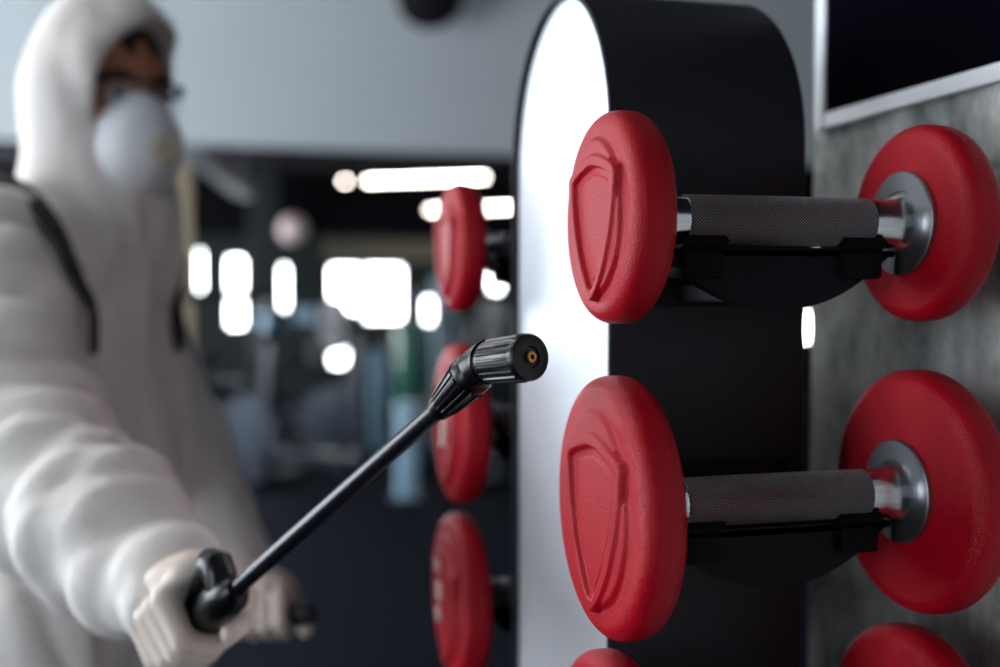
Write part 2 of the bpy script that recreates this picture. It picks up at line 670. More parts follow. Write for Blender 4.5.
# ================================================================ BOARD ON THE CONCRETE WALL
t = thing('wall_board', 'black board with thin white frame on the concrete wall', 'board', (0.30, -0.4, 1.468))
by0, by1, bz0, bz1, fwid = -1.05, 0.262, 1.468, 2.25, 0.017
MB().box(0.2935, 0.2995, by0 + fwid, by1 - fwid, bz0 + fwid * .8, bz1 - fwid).build('panel', 'board', None, False)
pn = bpy.data.objects['panel']
under(pn, t)
for k, (a0, a1, c0, c1) in enumerate(((by1 - fwid, by1, bz0, bz1), (by0, by0 + fwid, bz0, bz1),
                                      (by0 + fwid, by1 - fwid, bz0, bz0 + fwid * .8),
                                      (by0 + fwid, by1 - fwid, bz1 - fwid, bz1))):
    under(MB().box(0.2915, 0.2995, a0, a1, c0, c1, 0.002).build('frame_bar', 'frame_white'), t)

# ================================================================ DUMBBELL RACK
PX0, PX1, PY0, PY1 = 0.0277, 0.1801, 0.0874, 0.3460
PYC, PR, PTOP = (PY0 + PY1) / 2, (PY1 - PY0) / 2, 1.5585
ROW = [1.3655, 1.1875, 1.0095]
HEAD_R = [0.0648, 0.0810, 0.0845]
A = 0.2154          # head centre to head centre
YLEFT = 0.4402      # axis of the dumbbells on the far flank

rack = thing('dumbbell_rack', 'upright dumbbell rack with charcoal rounded shell and brushed steel front', 'rack',
             (0.104, PYC, 0))


def stadium(r_off, zb, n=48):
    r = PR - r_off
    zc = PTOP - PR
    pts = [(PYC - r, zb)]
    pts += [(PYC - r * math.cos(PI * k / n), zc + r * math.sin(PI * k / n)) for k in range(n + 1)]
    pts += [(PYC + r, zb)]
    return pts


# shell: folded sheet around the pillar, open to the front and the back
outer, inner = stadium(0, 0.03), stadium(0.0042, 0.03)
n = len(outer)
vs, fs = [], []
for x, off in ((PX0 + 0.0008, 0), (PX0, 0.0008), (PX0, 0.0034), (PX0 + 0.0008, 0.0042),
               (PX1 - 0.0008, 0.0042), (PX1, 0.0034), (PX1, 0.0008), (PX1 - 0.0008, 0)):
    vs += [(x, p[0], p[1]) for p in stadium(off, 0.03)]
for k in range(8):
    for i in range(n - 1):
        a, b = k * n + i, ((k + 1) % 8) * n + i
        fs.append((a, a + 1, b + 1, b))
o = make_obj('shell', vs, fs, 'shell')
recalc(o)
auto_smooth(o, 30)
under(o, rack)
for nm, x0, x1, mt in (('front_panel', PX0 + 0.006, PX0 + 0.009, 'brushed'), ('back_panel', PX1 - 0.009, PX1 - 0.006, 'shell')):
    pts = stadium(0.0043, 0.03)
    under(MB().prism(pts, 0, x0, x1).build(nm, mt), rack)
under(MB().box(PX0 - 0.12, PX1 + 0.10, PY0 - 0.12, PY1 + 0.12, 0.0, 0.03, 0.006).build('base_plate', 'bracket'), rack)


def bracket(z, side):
    """cradle for one dumbbell; side=1: flank at PY0 facing -Y, axis at Y=0; side=-1 mirrored"""
    fy = (lambda y: y) if side == 1 else (lambda y: YLEFT - (y))
    def yb(m, x0, x1, y0, y1, z0, z1, bev=0.0):
        a, b = sorted((fy(y0), fy(y1)))
        m.box(x0, x1, a, b, z + z0, z + z1, bev)
    xc = A / 2
    m = MB()
    yb(m, 0.046, 0.1690, PY0 - 0.0045, PY0 - 0.0002, -0.0555, 0.0115, 0.0012)
    br = m.build('bracket', 'bracket')
    under(br, rack)
    m = MB()
    yb(m, xc - 0.03, xc + 0.03, 0.004, PY0 - 0.0045, -0.052, -0.040, 0.002)
    am = m.build('arm', 'bracket')
    am.parent = br
    # boat-shaped carrier plate below the grip
    hw = 0.0825
    bot = []
    for k in range(33):
        u = -1 + 2 * k / 32
        zz = -0.0555 + 0.037 * max(0, (abs(u) - 0.12) / 0.88) ** 1.9
        bot.append((xc + hw * u, z + zz))
    out = bot + [(xc + hw, z - 0.0225), (xc + hw * .70, z - 0.0225), (xc + hw * .45, z - 0.0172), (xc - hw * .45, z - 0.0172), (xc - hw * .70, z - 0.0225), (xc - hw, z - 0.0225)]
    m = MB()
    a, b = sorted((fy(-0.006), fy(0.006)))
    m.prism(out, 1, a, b)
    pl = m.build('carrier_plate', 'bracket')
    pl.parent = br
    for x0, x1 in ((0.0370, 0.0670), (2 * xc - 0.0670, 2 * xc - 0.0370)):
        m = MB()
        ri, ro, seg = 0.0162, 0.0212, 20
        prof = [(ro * math.cos(PI * (1.22 + 0.56 * k / seg)), ro * math.sin(PI * (1.22 + 0.56 * k / seg))) for k in range(seg + 1)]
        prof = [(p[0], p[1]) for p in prof]
        inn = [(ri * math.cos(PI * (1.22 + 0.56 * k / seg)), ri * math.sin(PI * (1.22 + 0.56 * k / seg))) for k in range(seg, -1, -1)]
        m.prism([(fy(p[0]), z + p[1]) for p in prof + inn], 0, x0, x1)
        yb(m, x0 + 0.001, x1 - 0.001, -0.0135, 0.0135, -0.037, -0.0190, 0.003)
        sd = m.build('saddle', 'saddle')
        sd.parent = br
    return br


for z in ROW:
    bracket(z, 1)
    bracket(z, -1)

# ================================================================ DUMBBELLS
def rounded_disc(R, t, r):
    prof = [(-t / 2, R * 0.02), (-t / 2, R * 0.5), (-t / 2, R - r)]
    for k in range(1, 9):
        a = PI / 2 * k / 8
        prof.append((-t / 2 + r * (1 - math.cos(a)), R - r + r * math.sin(a)))
    for k in range(0, 9):
        a = PI / 2 * k / 8
        prof.append((t / 2 - r * (1 - math.cos(PI / 2 - a)), R - r + r * math.cos(a)))
    prof += [(t / 2, R * 0.5), (t / 2, R * 0.02)]
    return prof


def sstep(e0, e1, x):
    u = np.clip((x - e0) / (e1 - e0), 0, 1)
    return u * u * (3 - 2 * u)


def shield_dist(y, z):
    """signed distance-like value (negative inside) of the shield, unit head radius; y sideways, z up"""
    ya = np.abs(y)
    y = y + 0.05
    ya = np.abs(y)
    top = z - (0.60 - 0.36 * ya ** 1.6)                       # bowed top edge
    # flank: straight down from the shoulder, then sweeping into the point
    zz = np.clip((0.38 - z) / 1.17, 0, 1)
    wid = 0.64 * np.clip(1 - zz ** 1.9, 0, 1) ** 0.72
    side = (ya - wid) * 0.92
    return np.maximum(smax(top, side, 0.05), -0.80 - z)


def emblem_mesh(R, t):
    """embossed relief on the outer face: round plateau, raised shield border, inner field"""
    N = 150
    g = np.linspace(-0.86, 0.86, N)
    Y, Z = np.meshgrid(g, g, indexing='ij')
    rr = np.hypot(Y, Z)
    d = shield_dist(Y, Z)
    h = -0.0012 + 0.00125 * sstep(0.84, 0.79, rr)
    plate = sstep(0.765, 0.71, np.hypot(Y * 1.06, Z))
    h = h + np.maximum(0.0032 * plate, 0.0056 * sstep(0.015, -0.035, d))
    h = h - 0.0036 * sstep(-0.115, -0.145, d)
    h = h + 0.0009 * sstep(-0.20, -0.22, d)
    v = np.stack([-(t / 2) - h, Y * R, Z * R], -1).reshape(-1, 3)
    f = []
    for i in range(N - 1):
        for j in range(N - 1):
            if rr[i, j] < 0.84 and rr[i + 1, j + 1] < 0.84:
                f.append((i * N + j, i * N + j + 1, (i + 1) * N + j + 1, (i + 1) * N + j))
    return v, f


def dumbbell(row, label):
    R, t = HEAD_R[row], 0.0285
    root = thing('dumbbell', label, 'dumbbell', (0, 0, ROW[row]), 0, 'red dumbbells on the rack')
    m = MB().lathe([(0.0427, 0.0148), (0.0432, 0.0156), (0.07, 0.0158), (A / 2, 0.0160), (A - 0.07, 0.0158),
                    (A - 0.0432, 0.0156), (A - 0.0427, 0.0148)], seg=48)
    m.build('grip', 'knurl', root)
    for sgn in (0, 1):
        fx = (lambda x: x) if sgn == 0 else (lambda x: A - x)
        pr = [(fx(x), r) for x, r in ((0.0428, 0.0146), (0.0400, 0.0150), (0.0330, 0.0158), (0.0270, 0.0168), (0.0225, 0.0182),
                                      (0.0200, 0.0196), (0.0180, 0.0200))]
        sl = MB().lathe(pr, seg=48).build('sleeve', 'chrome', root)
        pr = [(fx(x), r) for x, r in ((0.0135, 0.0345), (0.0172, 0.0345), (0.0183, 0.0335), (0.0186, 0.0215), (0.0178, 0.0205), (0.0178, 0.019))]
        MB().lathe(pr, seg=64).build('flange', 'flange', root)
        hd = MB().lathe(rounded_disc(R, t, t * 0.39), seg=96).build('head', 'red', root, loc=(0 if sgn == 0 else A, 0, 0))
        if sgn:
            hd.rotation_euler = (0, 0, PI)
        v, f = emblem_mesh(R, t)
        used = sorted({i for q in f for i in q})
        ix = {a: b for b, a in enumerate(used)}
        em = make_obj('emblem', v[used], [tuple(ix[i] for i in q) for q in f], 'red', hd)
        recalc(em)
    return root


db = [dumbbell(0, 'red dumbbell on the near flank of the rack, top row'),
      dumbbell(1, 'red dumbbell on the near flank of the rack, second row'),
      dumbbell(2, 'largest red dumbbell on the near flank, cut by the bottom edge')]
far_labels = ['red dumbbell on the far flank above the sprayer nozzle',
              'red dumbbell on the far flank behind the sprayer nozzle',
              'red dumbbell on the far flank below the nozzle, white marks on its head']
for i, d in enumerate(db):
    c = copy_tree(d)
    c['label'] = far_labels[i]
    c.location = (0, YLEFT, ROW[i])
    if i > 0:
        hd = [k for k in c.children if k.name.startswith('head') and abs(k.location.x) < 1e-6][0]
        R = HEAD_R[i]
        spots = [(-0.05, -0.10, 0.16, 0.36, -0.9)] if i == 1 else \
            [(0.34, 0.32, 0.13, 0.17, 0), (0.22, 0.02, 0.20, 0.20, 0.3), (0.30, -0.28, 0.13, 0.17, 0)]
        for (y, z, wy, wz, sh) in spots:
            m = MB()
            pts = [(-wy / 2 - sh * .08, -wz / 2), (wy / 2 - sh * .08, -wz / 2), (wy / 2 + sh * .08, wz / 2), (-wy / 2 + sh * .08, wz / 2)]
            m.prism([((y + p[0]) * R, (z + p[1]) * R) for p in pts], 0, -0.0285 / 2 - 0.0058, -0.0285 / 2 - 0.001)
            m.build('printed_mark', 'mark', hd, smooth=False)

# ================================================================ SPRAY LANCE
TIP, CAPB = Vector((-0.0643, -0.0297, 1.2829)), Vector((-0.0796, 0.0083, 1.2779))
CONE1, CONE0 = Vector((-0.0861, 0.0201, 1.2711)), Vector((-0.1025, 0.0411, 1.2478))
TUBE_END, GRIP_END = Vector((-0.2297, 0.1980, 1.0963)), Vector((-0.2705, 0.2892, 1.0345))
lance = thing('spray_lance', 'black sprayer lance with ribbed nozzle held towards the dumbbells', 'spray lance', TUBE_END)
axc = (TIP - CAPB)
cl = axc.length
ribs = lambda nr, amp, lo, hi: (lambda i, th: 1 + (amp if math.cos(nr * th) > 0.1 else -amp) * (1 if lo <= i <= hi else 0))
cap = MB().lathe([(0.0, 0.0100), (0.0, 0.0122), (0.0012, 0.0128), (0.0040, 0.0130), (0.0046, 0.0134), (cl - 0.0062, 0.0139),
                  (cl - 0.0052, 0.0138), (cl - 0.0018, 0.0139), (cl - 0.0004, 0.0132), (cl, 0.0122), (cl + 0.0001, 0.0065), (cl - 0.0012, 0.0058), (cl - 0.0012, 0.002)],
                 CAPB, axc, seg=160, rib=ribs(20, 0.038, 4, 5)).build('nozzle_cap', 'plastic')
under(cap, lance)
tp = MB().lathe([(cl - 0.002, 0.0012), (cl - 0.002, 0.0036), (cl + 0.0010, 0.0034), (cl + 0.0014, 0.0029), (cl + 0.0014, 0.0016), (cl + 0.0002, 0.0012), (cl - 0.001, 0.0012)],
                CAPB, axc, seg=40).build('brass_tip', 'brass')
under(tp, lance)
tp['label'] = 'brass spray tip'
hl = MB().lathe([(cl - 0.001, 0.0003), (cl - 0.001, 0.0014), (cl + 0.0006, 0.0013), (cl + 0.0006, 0.0003)], CAPB, axc, seg=20).build('bore', 'hole')
hl.parent = tp
# bent throat between cap and cone, with its ring
mid = (CAPB + CONE1) / 2 + Vector((0.0005, -0.0012, 0.0018))
th = MB().tube([CAPB + axc.normalized() * 0.002, CAPB, CAPB.lerp(mid, .5), mid, mid.lerp(CONE1, .5), CONE1],
               [0.0118, 0.0122, 0.0126, 0.0128, 0.0130, 0.0130], 40).build('throat', 'plastic')
under(th, lance)
rg = MB().lathe([(-0.0030, 0.0120), (-0.0030, 0.0136), (-0.0008, 0.0136), (-0.0008, 0.0120)], CAPB, axc, seg=64).build('lock_ring', 'plastic')
under(rg, lance)
axn = CONE1 - CONE0
nl = axn.length
cn = MB().lathe([(-0.004, 0.0055), (-0.004, 0.0074), (-0.002, 0.0080), (0.003, 0.0090), (0.0045, 0.0096), (nl * .80, 0.0132), (nl * .82, 0.0128),
                 (nl * .84, 0.0136), (nl, 0.0138), (nl + 0.002, 0.0128), (nl + 0.002, 0.009)], CONE0, axn, seg=144, rib=ribs(16, 0.045, 4, 5)).build('collar_nut', 'plastic')
under(cn, lance)
tb = MB().tube([CONE0.lerp(TUBE_END, k / 6) for k in range(7)], 0.0063, 28).build('tube', 'tube')
under(tb, lance)
# valve body, grip and trigger
gd = (GRIP_END - TUBE_END).normalized()
vb = MB().tube([TUBE_END - gd * 0.010, TUBE_END - gd * 0.004, TUBE_END + gd * 0.006, TUBE_END + gd * 0.03, TUBE_END + gd * 0.045],
               [0.0075, 0.012, 0.0155, 0.0165, 0.0145], 28).build('valve_body', 'plastic')
under(vb, lance)
gp = MB().tube([TUBE_END + gd * 0.04, TUBE_END + gd * 0.06, GRIP_END, GRIP_END + gd * 0.02, GRIP_END + gd * 0.026],
               [0.0135, 0.0150, 0.0145, 0.0150, 0.010], 24).build('grip', 'plastic_matte')
under(gp, lance)
lever_pts = [TUBE_END + gd * t_ + Vector((-0.004, 0, z_)) for t_, z_ in ((0.010, 0.004), (0.014, 0.018), (0.020, 0.027), (0.028, 0.031), (0.040, 0.029), (0.055, 0.022), (0.075, 0.014))]
lv = MB().tube(lever_pts, [0.011, 0.0125, 0.0130, 0.0130, 0.0115, 0.009, 0.006], 24).build('trigger_lever', 'plastic')
under(lv, lance)

# ================================================================ PERSON
FOOT = Vector((-0.40, 0.98, 0.0))
person = thing('person', 'person in white hooded coverall, respirator and glasses, spraying with a lance', 'person', FOOT)
tl = np.array([0.50, 0.866, 0.0])
tl /= np.linalg.norm(tl)                       # to the person's left
tf = np.array([tl[1], -tl[0], 0.0])            # the way the chest faces
TA = np.stack([tl, tf, [0, 0, 1]])
PEL, CHE = np.array([-0.425, 0.985, 0.90]), np.array([-0.440, 0.965, 1.255])
RSH, REL, RWR = np.array([-0.515, 0.830, 1.360]), np.array([-0.455, 0.625, 1.150]), np.array([-0.276, 0.322, 1.066])
LSH, LEL, LWR = np.array([-0.385, 1.100, 1.318]), np.array([-0.300, 1.085, 1.085]), np.array([-0.215, 0.845, 0.955])
HEAD = np.array([-0.377, 0.931, 1.576])
hf = np.array([0.53, -0.845, -0.05])
hf /= np.linalg.norm(hf)                       # gaze
hl_ = np.cross([0, 0, 1], hf)
hl_ /= np.linalg.norm(hl_)                     # to the head's left
hu = np.cross(hf, hl_)
HA = np.stack([hl_, hf, hu])
hh = np.array([0.77, -0.64, 0.0])
hh /= np.linalg.norm(hh)                       # the way the hood opens
hhl = np.cross([0, 0, 1], hh)
HH = np.stack([hhl, hh, [0, 0, 1]])
HU = np.array([0, 0, 1.0])
LEGS = []
for s in (-1, 1):
    hip = PEL + tl * 0.095 * s + np.array([0, 0, -0.02])
    ank = np.array([FOOT[0], FOOT[1], 0.12]) + tl * 0.14 * s - tf * (0.05 * s)
    knee = (hip + ank) / 2 + tf * 0.02
    LEGS.append((hip, knee, ank))
rng = np.random.default_rng(4)


def waves(P, ks, seed, amp):
    r = np.random.default_rng(seed)
    out = np.zeros(len(P))
    for k in ks:
        k = np.array(k, float)
        ph = P @ k + r.uniform(0, 6.28) + 1.1 * np.sin(P @ (k[[1, 2, 0]] * 0.37) + r.uniform(0, 6.28))
        out += 1.25 - 2.5 * np.abs(np.sin(ph / 2)) ** 0.8
    return amp * out / math.sqrt(len(ks))


KT = [tl * 78 + np.array([0, 0, 7]), tl * 112 - tf * 40 + np.array([0, 0, -13]), tl * 60 + tf * 66 + np.array([0, 0, 16]), tl * 150 + np.array([0, 0, 22])]
ra = (RWR - REL) / np.linalg.norm(RWR - REL)
ru = (REL - RSH) / np.linalg.norm(REL - RSH)
KA = [ra * 70 + np.array([20, 0, 26]), ra * 105 + np.array([-30, 10, 20]), ru * 60 + np.array([10, 30, 0]), ra * 48 + ru * 52]


FOLD = 1.0


def suit_base(P):
    d = sd_ell(P, CHE, (0.170, 0.118, 0.185), TA)
    d = smin(d, sd_ell(P, (CHE + PEL) / 2 + tf * 0.01, (0.165, 0.130, 0.24), TA), 0.06)
    d = smin(d, sd_ell(P, PEL, (0.190, 0.150, 0.19), TA), 0.06)
    d = smin(d, sd_cap(P, RSH, LSH, 0.070, 0.058), 0.06)
    d = smin(d, sd_cap(P, CHE + np.array([0, 0, 0.06]), HEAD + np.array([0, 0, -0.13]) - hf * 0.02, 0.105, 0.080), 0.05)
    for hip, knee, ank in LEGS:
        d = smin(d, sd_cap(P, hip, knee, 0.112, 0.092), 0.04)
        d = smin(d, sd_cap(P, knee, ank, 0.092, 0.082), 0.03)
    # hood
    hd = sd_ell(P, HEAD + hh * 0.002 + HU * 0.016, (0.103, 0.114, 0.138), HH)
    hd = smin(hd, sd_cap(P, HEAD - hh * 0.012 - HU * 0.02, HEAD - hh * 0.02 - HU * 0.16, 0.088, 0.100), 0.05)
    d = smin(d, hd, 0.05)
    fold_t = waves(P, KT, 1, 0.0095)
    d = d + FOLD * fold_t * np.clip((1.50 - P[:, 2]) / 0.15, 0.25, 1)
    arm = sd_cap(P, RSH, REL, 0.092, 0.084)
    arm = smin(arm, sd_cap(P, REL, REL * 0.35 + RWR * 0.65, 0.086, 0.064), 0.03)
    arm = smin(arm, sd_cap(P, REL * 0.35 + RWR * 0.65, RWR, 0.064, 0.043), 0.02)
    arm = arm + waves(P, KA, 3, 0.0075)
    d = smin(d, arm, 0.022)
    arm = sd_cap(P, LSH, LEL, 0.072, 0.074)
    arm = smin(arm, sd_cap(P, LEL, LWR, 0.072, 0.045), 0.03)
    arm = arm + waves(P, KT, 7, 0.004)
    return smin(d, arm, 0.03)


def face_cut(P):
    return sd_ell(P, HEAD + hh * 0.130 + hhl * 0.030 - HU * 0.012, (0.130, 0.150, 0.122), HH)


def suit(P):
    d = suit_base(P)
    d = smax(d, -face_cut(P), 0.008)
    return smax(d, 0.075 - P[:, 2], 0.005)


sdf_obj('coverall', suit, (-0.80, 0.22, 0.05), (-0.02, 1.36, 1.78), 0.0088, 'suit', person)['label'] = 'white hooded protective coverall'


def head_sdf(P):
    c = HEAD
    d = sd_ell(P, c + hu * 0.018 - hf * 0.008, (0.076, 0.094, 0.098), HA)                 # skull
    d = smin(d, sd_ell(P, c - hu * 0.055 + hf * 0.022, (0.058, 0.066, 0.066), HA), 0.03)  # jaw
    d = smin(d, sd_ell(P, c + hu * 0.022 + hf * 0.078, (0.052, 0.014, 0.012), HA), 0.012)  # brow
    for s in (-1, 1):
        d = smax(d, -sd_ell(P, c + hf * 0.092 + hl_ * 0.031 * s + hu * 0.002, (0.017, 0.014, 0.011), HA), 0.010)
        d = smin(d, sd_ell(P, c + hl_ * 0.078 * s - hf * 0.01 - hu * 0.008, (0.010, 0.020, 0.031), HA), 0.006)   # ear
        d = smin(d, sd_ell(P, c + hl_ * 0.042 * s + hf * 0.066 - hu * 0.026, (0.02, 0.018, 0.017), HA), 0.015)   # cheekbone
    d = smin(d, sd_cap(P, c + hf * 0.088 + hu * 0.010, c + hf * 0.107 - hu * 0.032, 0.007, 0.012), 0.010)         # nose
    for s in (-1, 1):
        d = smin(d, sd_ell(P, c + hf * 0.097 - hu * 0.036 + hl_ * 0.012 * s, (0.008, 0.010, 0.008), HA), 0.006)
    d = smin(d, sd_ell(P, c + hf * 0.084 - hu * 0.066, (0.024, 0.011, 0.010), HA), 0.008)                          # lips
    d = smin(d, sd_ell(P, c + hf * 0.074 - hu * 0.102, (0.022, 0.016, 0.016), HA), 0.012)                          # chin
    d = smin(d, sd_cap(P, c - hf * 0.02 - hu * 0.06, c - hf * 0.035 - hu * 0.20, 0.055, 0.058), 0.02)              # neck
    d = smin(d, sd_ell(P, CHE, (0.15, 0.095, 0.16), TA), 0.04)
    d = smin(d, sd_ell(P, PEL, (0.15, 0.10, 0.14), TA), 0.04)
    d = smin(d, sd_cap(P, CHE, PEL, 0.10, 0.10), 0.04)
    for a, b, e in ((RSH, REL, RWR), (LSH, LEL, LWR)):
        w = e + (e - b) / np.linalg.norm(e - b) * 0.03
        d = smin(d, sd_cap(P, CHE * .5 + a * .5, a, 0.06, 0.048), 0.02)
        d = smin(d, sd_cap(P, a, b, 0.046, 0.038), 0.02)
        d = smin(d, sd_cap(P, b, w, 0.038, 0.027), 0.01)
    return d


sdf_obj('body', head_sdf, (-0.62, 0.33, 0.72), (-0.12, 1.20, 1.73), 0.0055, 'skin', person)


def hair_sdf(P):
    d = sd_ell(P, HEAD + hu * 0.022 - hf * 0.010, (0.081, 0.099, 0.103), HA)
    q = P - HEAD
    line = (q @ hu) - 0.074 - 0.25 * np.clip(0.05 - (q @ hf), -0.2, 0) - 0.012 * np.sin((q @ hl_) * 160)
    back = (q @ hf) - 0.03
    return smax(d, smin(-line, back, 0.01), 0.004)


sdf_obj('hair', hair_sdf, HEAD - 0.13, HEAD + 0.15, 0.005, 'hair', person)


def hp(l, f, u):
    return Vector((HEAD + hl_ * l + hf * f + hu * u).tolist())


# eyes and brows
for s in (-1, 1):
    c = hp(0.031 * s, 0.074, 0.002)
    e = MB()
    e.lathe([(-0.0118, 0.0008), (-0.009, 0.0075), (-0.004, 0.0111), (0, 0.0118), (0.004, 0.0111), (0.009, 0.0075), (0.0118, 0.0008)], c, Vector(hf.tolist()), 24)
    eo = e.build('eye', 'eye')
    under(eo, person)
    i = MB().lathe([(0.0090, 0.0006), (0.0100, 0.0058), (0.0108, 0.0050), (0.0122, 0.0006)], c, Vector(hf.tolist()), 20).build('iris', 'iris')
    i.parent = eo
    under(MB().tube([hp(0.014 * s, 0.093, 0.026), hp(0.030 * s, 0.091, 0.031), hp(0.048 * s, 0.078, 0.027)], [0.0035, 0.0048, 0.0028], 10).build('eyebrow', 'hair'), person)

# safety glasses
gl = MB().tube([hp(-0.072, 0.060, 0.018), hp(-0.060, 0.086, 0.020), hp(-0.030, 0.106, 0.021), hp(0, 0.112, 0.020), hp(0.030, 0.106, 0.021), hp(0.060, 0.086, 0.020), hp(0.072, 0.060, 0.018)],
               [0.0035, 0.0035, 0.003, 0.003, 0.003, 0.0035, 0.0035], 10).build('glasses', 'frame_dark')
under(gl, person)
gl['label'] = 'clear safety glasses with dark frame'
for s in (-1, 1):
    vs, fs = [], []
    nu, nv = 14, 8
    for i in range(nu + 1):
        u = i / nu
        l = (0.006 + 0.062 * u) * s
        f0 = 0.110 - 0.034 * u ** 1.8
        for j in range(nv + 1):
            w = j / nv
            hh = 0.020 - (0.042 - 0.012 * u ** 3 - 0.012 * (1 - u) ** 4) * w
            vs.append(hp(l, f0 - 0.004 * w * w, hh))
    for i in range(nu):
        for j in range(nv):
            a = i * (nv + 1) + j
            fs.append((a, a + 1, a + nv + 2, a + nv + 1))
    ln = make_obj('lens', vs, fs, 'lens')
    ln.parent = gl
    tm = MB().tube([hp(0.072 * s, 0.060, 0.018), hp(0.082 * s, 0.030, 0.016), hp(0.084 * s, -0.02, 0.012)], [0.005, 0.0045, 0.003], 8).build('temple', 'frame_dark')
    tm.parent = gl


# respirator
def mask_sdf(P):
    d = sd_ell(P, HEAD + hf * 0.070 - hu * 0.062, (0.060, 0.070, 0.068), HA)
    d = smin(d, sd_ell(P, HEAD + hf * 0.092 - hu * 0.022, (0.026, 0.030, 0.026), HA), 0.02)
    rim = sd_ell(P, HEAD + hf * 0.062 - hu * 0.060, (0.068, 0.022, 0.076), HA)
    return smin(d, rim, 0.012)


mk = sdf_obj('respirator', mask_sdf, HEAD - 0.16, HEAD + np.array([0.15, 0.10, 0.08]), 0.0042, 'mask', person)
mk['label'] = 'white cup respirator with pale valve'
vc, vd = hp(0.004, 0.131, -0.066), Vector((hf * 1.0 - hu * 0.12).tolist())
vv = MB().lathe([(0, 0.019), (0.008, 0.019), (0.010, 0.017), (0.011, 0.010), (0.009, 0.008), (0.009, 0.001)], vc, vd, 32).build('valve', 'valve')
vv.parent = mk
for s in (-1, 1):
    for z0, z1 in ((-0.045, -0.012), (-0.088, -0.095)):
        bd = MB().beam(hp(0.064 * s, 0.062, z0), hp(0.086 * s, -0.005, z1), 0.003, 0.010, tuple(hu)).build('head_band', 'elastic')
        bd.parent = mk


# gloved hands
def hand(name, wrist, axis_c, axis_d, side, grip_r):
    """fist around an axis through axis_c along axis_d (towards the index finger)"""
    g = np.array(axis_d, float)
    g /= np.linalg.norm(g)
    c = np.array(axis_c, float)
    w = np.array(wrist, float)
    nrm = (w - c) - ((w - c) @ g) * g
    nrm /= np.linalg.norm(nrm)                      # from the axis towards the palm
    b = np.cross(g, nrm) * side                     # the way the fingers leave the palm
    def ring(s, deg, r):
        a = math.radians(deg)
        return c + g * s + (nrm * math.cos(a) + b * math.sin(a)) * r
    rr = grip_r + 0.0095
    prims = []
    for k, (s, fr, l) in enumerate(((0.032, 0.0096, 0.95), (0.011, 0.0100, 1.05), (-0.010, 0.0096, 1.0), (-0.030, 0.0084, 0.85))):
        pts = [ring(s * .8, 15, rr + 0.014), ring(s, 72, rr + 0.011), ring(s, 72 + 72 * l, rr + 0.003), ring(s * .96, 72 + 125 * l, rr), ring(s * .94, 72 + 165 * l, rr)]
        rad = [fr + 0.003, fr + 0.0012, fr, fr - 0.0008, fr - 0.0018]
        prims += [(pts[i], pts[i + 1], rad[i], rad[i + 1]) for i in range(4)]
    base = ring(0.012, -20, rr + 0.012)
    th_ = [base, ring(0.040, -62, rr + 0.008), ring(0.052, -105, rr + 0.002), ring(0.056, -150, rr)]
    prims_t = [(th_[i], th_[i + 1], (0.0145, 0.0115, 0.0100, 0.0085)[i], (0.0115, 0.0100, 0.0085, 0.008)[i]) for i in range(3)]
    palm = c + nrm * (rr + 0.014)

    def fn(P):
        d = sd_ell(P, palm, (0.042, 0.017, 0.040), np.stack([g, nrm, b]))
        d = smin(d, sd_cap(P, palm, w, 0.026, 0.0335), 0.02)
        fgr = np.full(len(P), 9.0)
        for pr in prims:
            fgr = np.minimum(fgr, sd_cap(P, *pr)) if pr is prims[0] else smin(fgr, sd_cap(P, *pr), 0.0022)
        d = smin(d, fgr, 0.008)
        tb_ = np.full(len(P), 9.0)
        for pr in prims_t:
            tb_ = smin(tb_, sd_cap(P, *pr), 0.003)
        return smin(d, tb_, 0.006)
    lo = np.minimum(c, w) - 0.10
    hi = np.maximum(c, w) + 0.10
    return sdf_obj(name, fn, lo, hi, 0.0032, 'glove', person)


gc = np.array(TUBE_END + gd * 0.088)
gv = hand('glove', RWR + ra * 0.012, gc, -np.array(gd), 1, 0.0140)
la_ = (LWR - LEL) / np.linalg.norm(LWR - LEL)
LHC = np.array([-0.186, 0.775, 0.905])
gv2 = hand('glove', LWR + la_ * 0.012, LHC, np.array([0.90, -0.40, 0.10]), 1, 0.0125)
for hip, knee, ank in LEGS:
    def shoe(P, ank=ank):
        d = sd_ell(P, ank + tf * 0.07 + np.array([0, 0, -0.075]), (0.048, 0.135, 0.05), TA)
        d = smin(d, sd_cap(P, ank + np.array([0, 0, 0.03]), ank + np.array([0, 0, -0.06]), 0.055, 0.055), 0.02)
        return smax(d, 0.001 - P[:, 2], 0.004)
    sdf_obj('boot', shoe, np.array([*(ank[:2] - 0.24), -0.02]), np.array([*(ank[:2] + 0.24), 0.24]), 0.008, 'boot', person)

# ================================================================ BACKPACK SPRAYER
spr = thing('backpack_sprayer', 'backpack sprayer with black shoulder straps worn over the white coverall', 'sprayer', tuple((PEL - tf * 0.3).tolist()))
TC = CHE - tf * 0.232 + np.array([0, 0, -0.12])


def tank_sdf(P):
    q = np.abs((P - TC) @ TA.T) - np.array([0.15, 0.07, 0.20])
    return length(np.maximum(q, 0)) + np.minimum(q.max(-1), 0) - 0.03


sdf_obj('tank', tank_sdf, TC - 0.32, TC + 0.32, 0.012, 'tank', spr)


def project(p, off):
    p = np.array([p], float)
    for _ in range(12):
        e = 0.004
        d = suit_base(p)[0]
        gr = np.array([(suit_base(p + np.eye(3)[i] * e)[0] - suit_base(p - np.eye(3)[i] * e)[0]) / (2 * e) for i in range(3)])
        nn = np.linalg.norm(gr)
        p = p - (d - off) * gr / max(nn * nn, 1e-6)
    return p[0], gr / nn


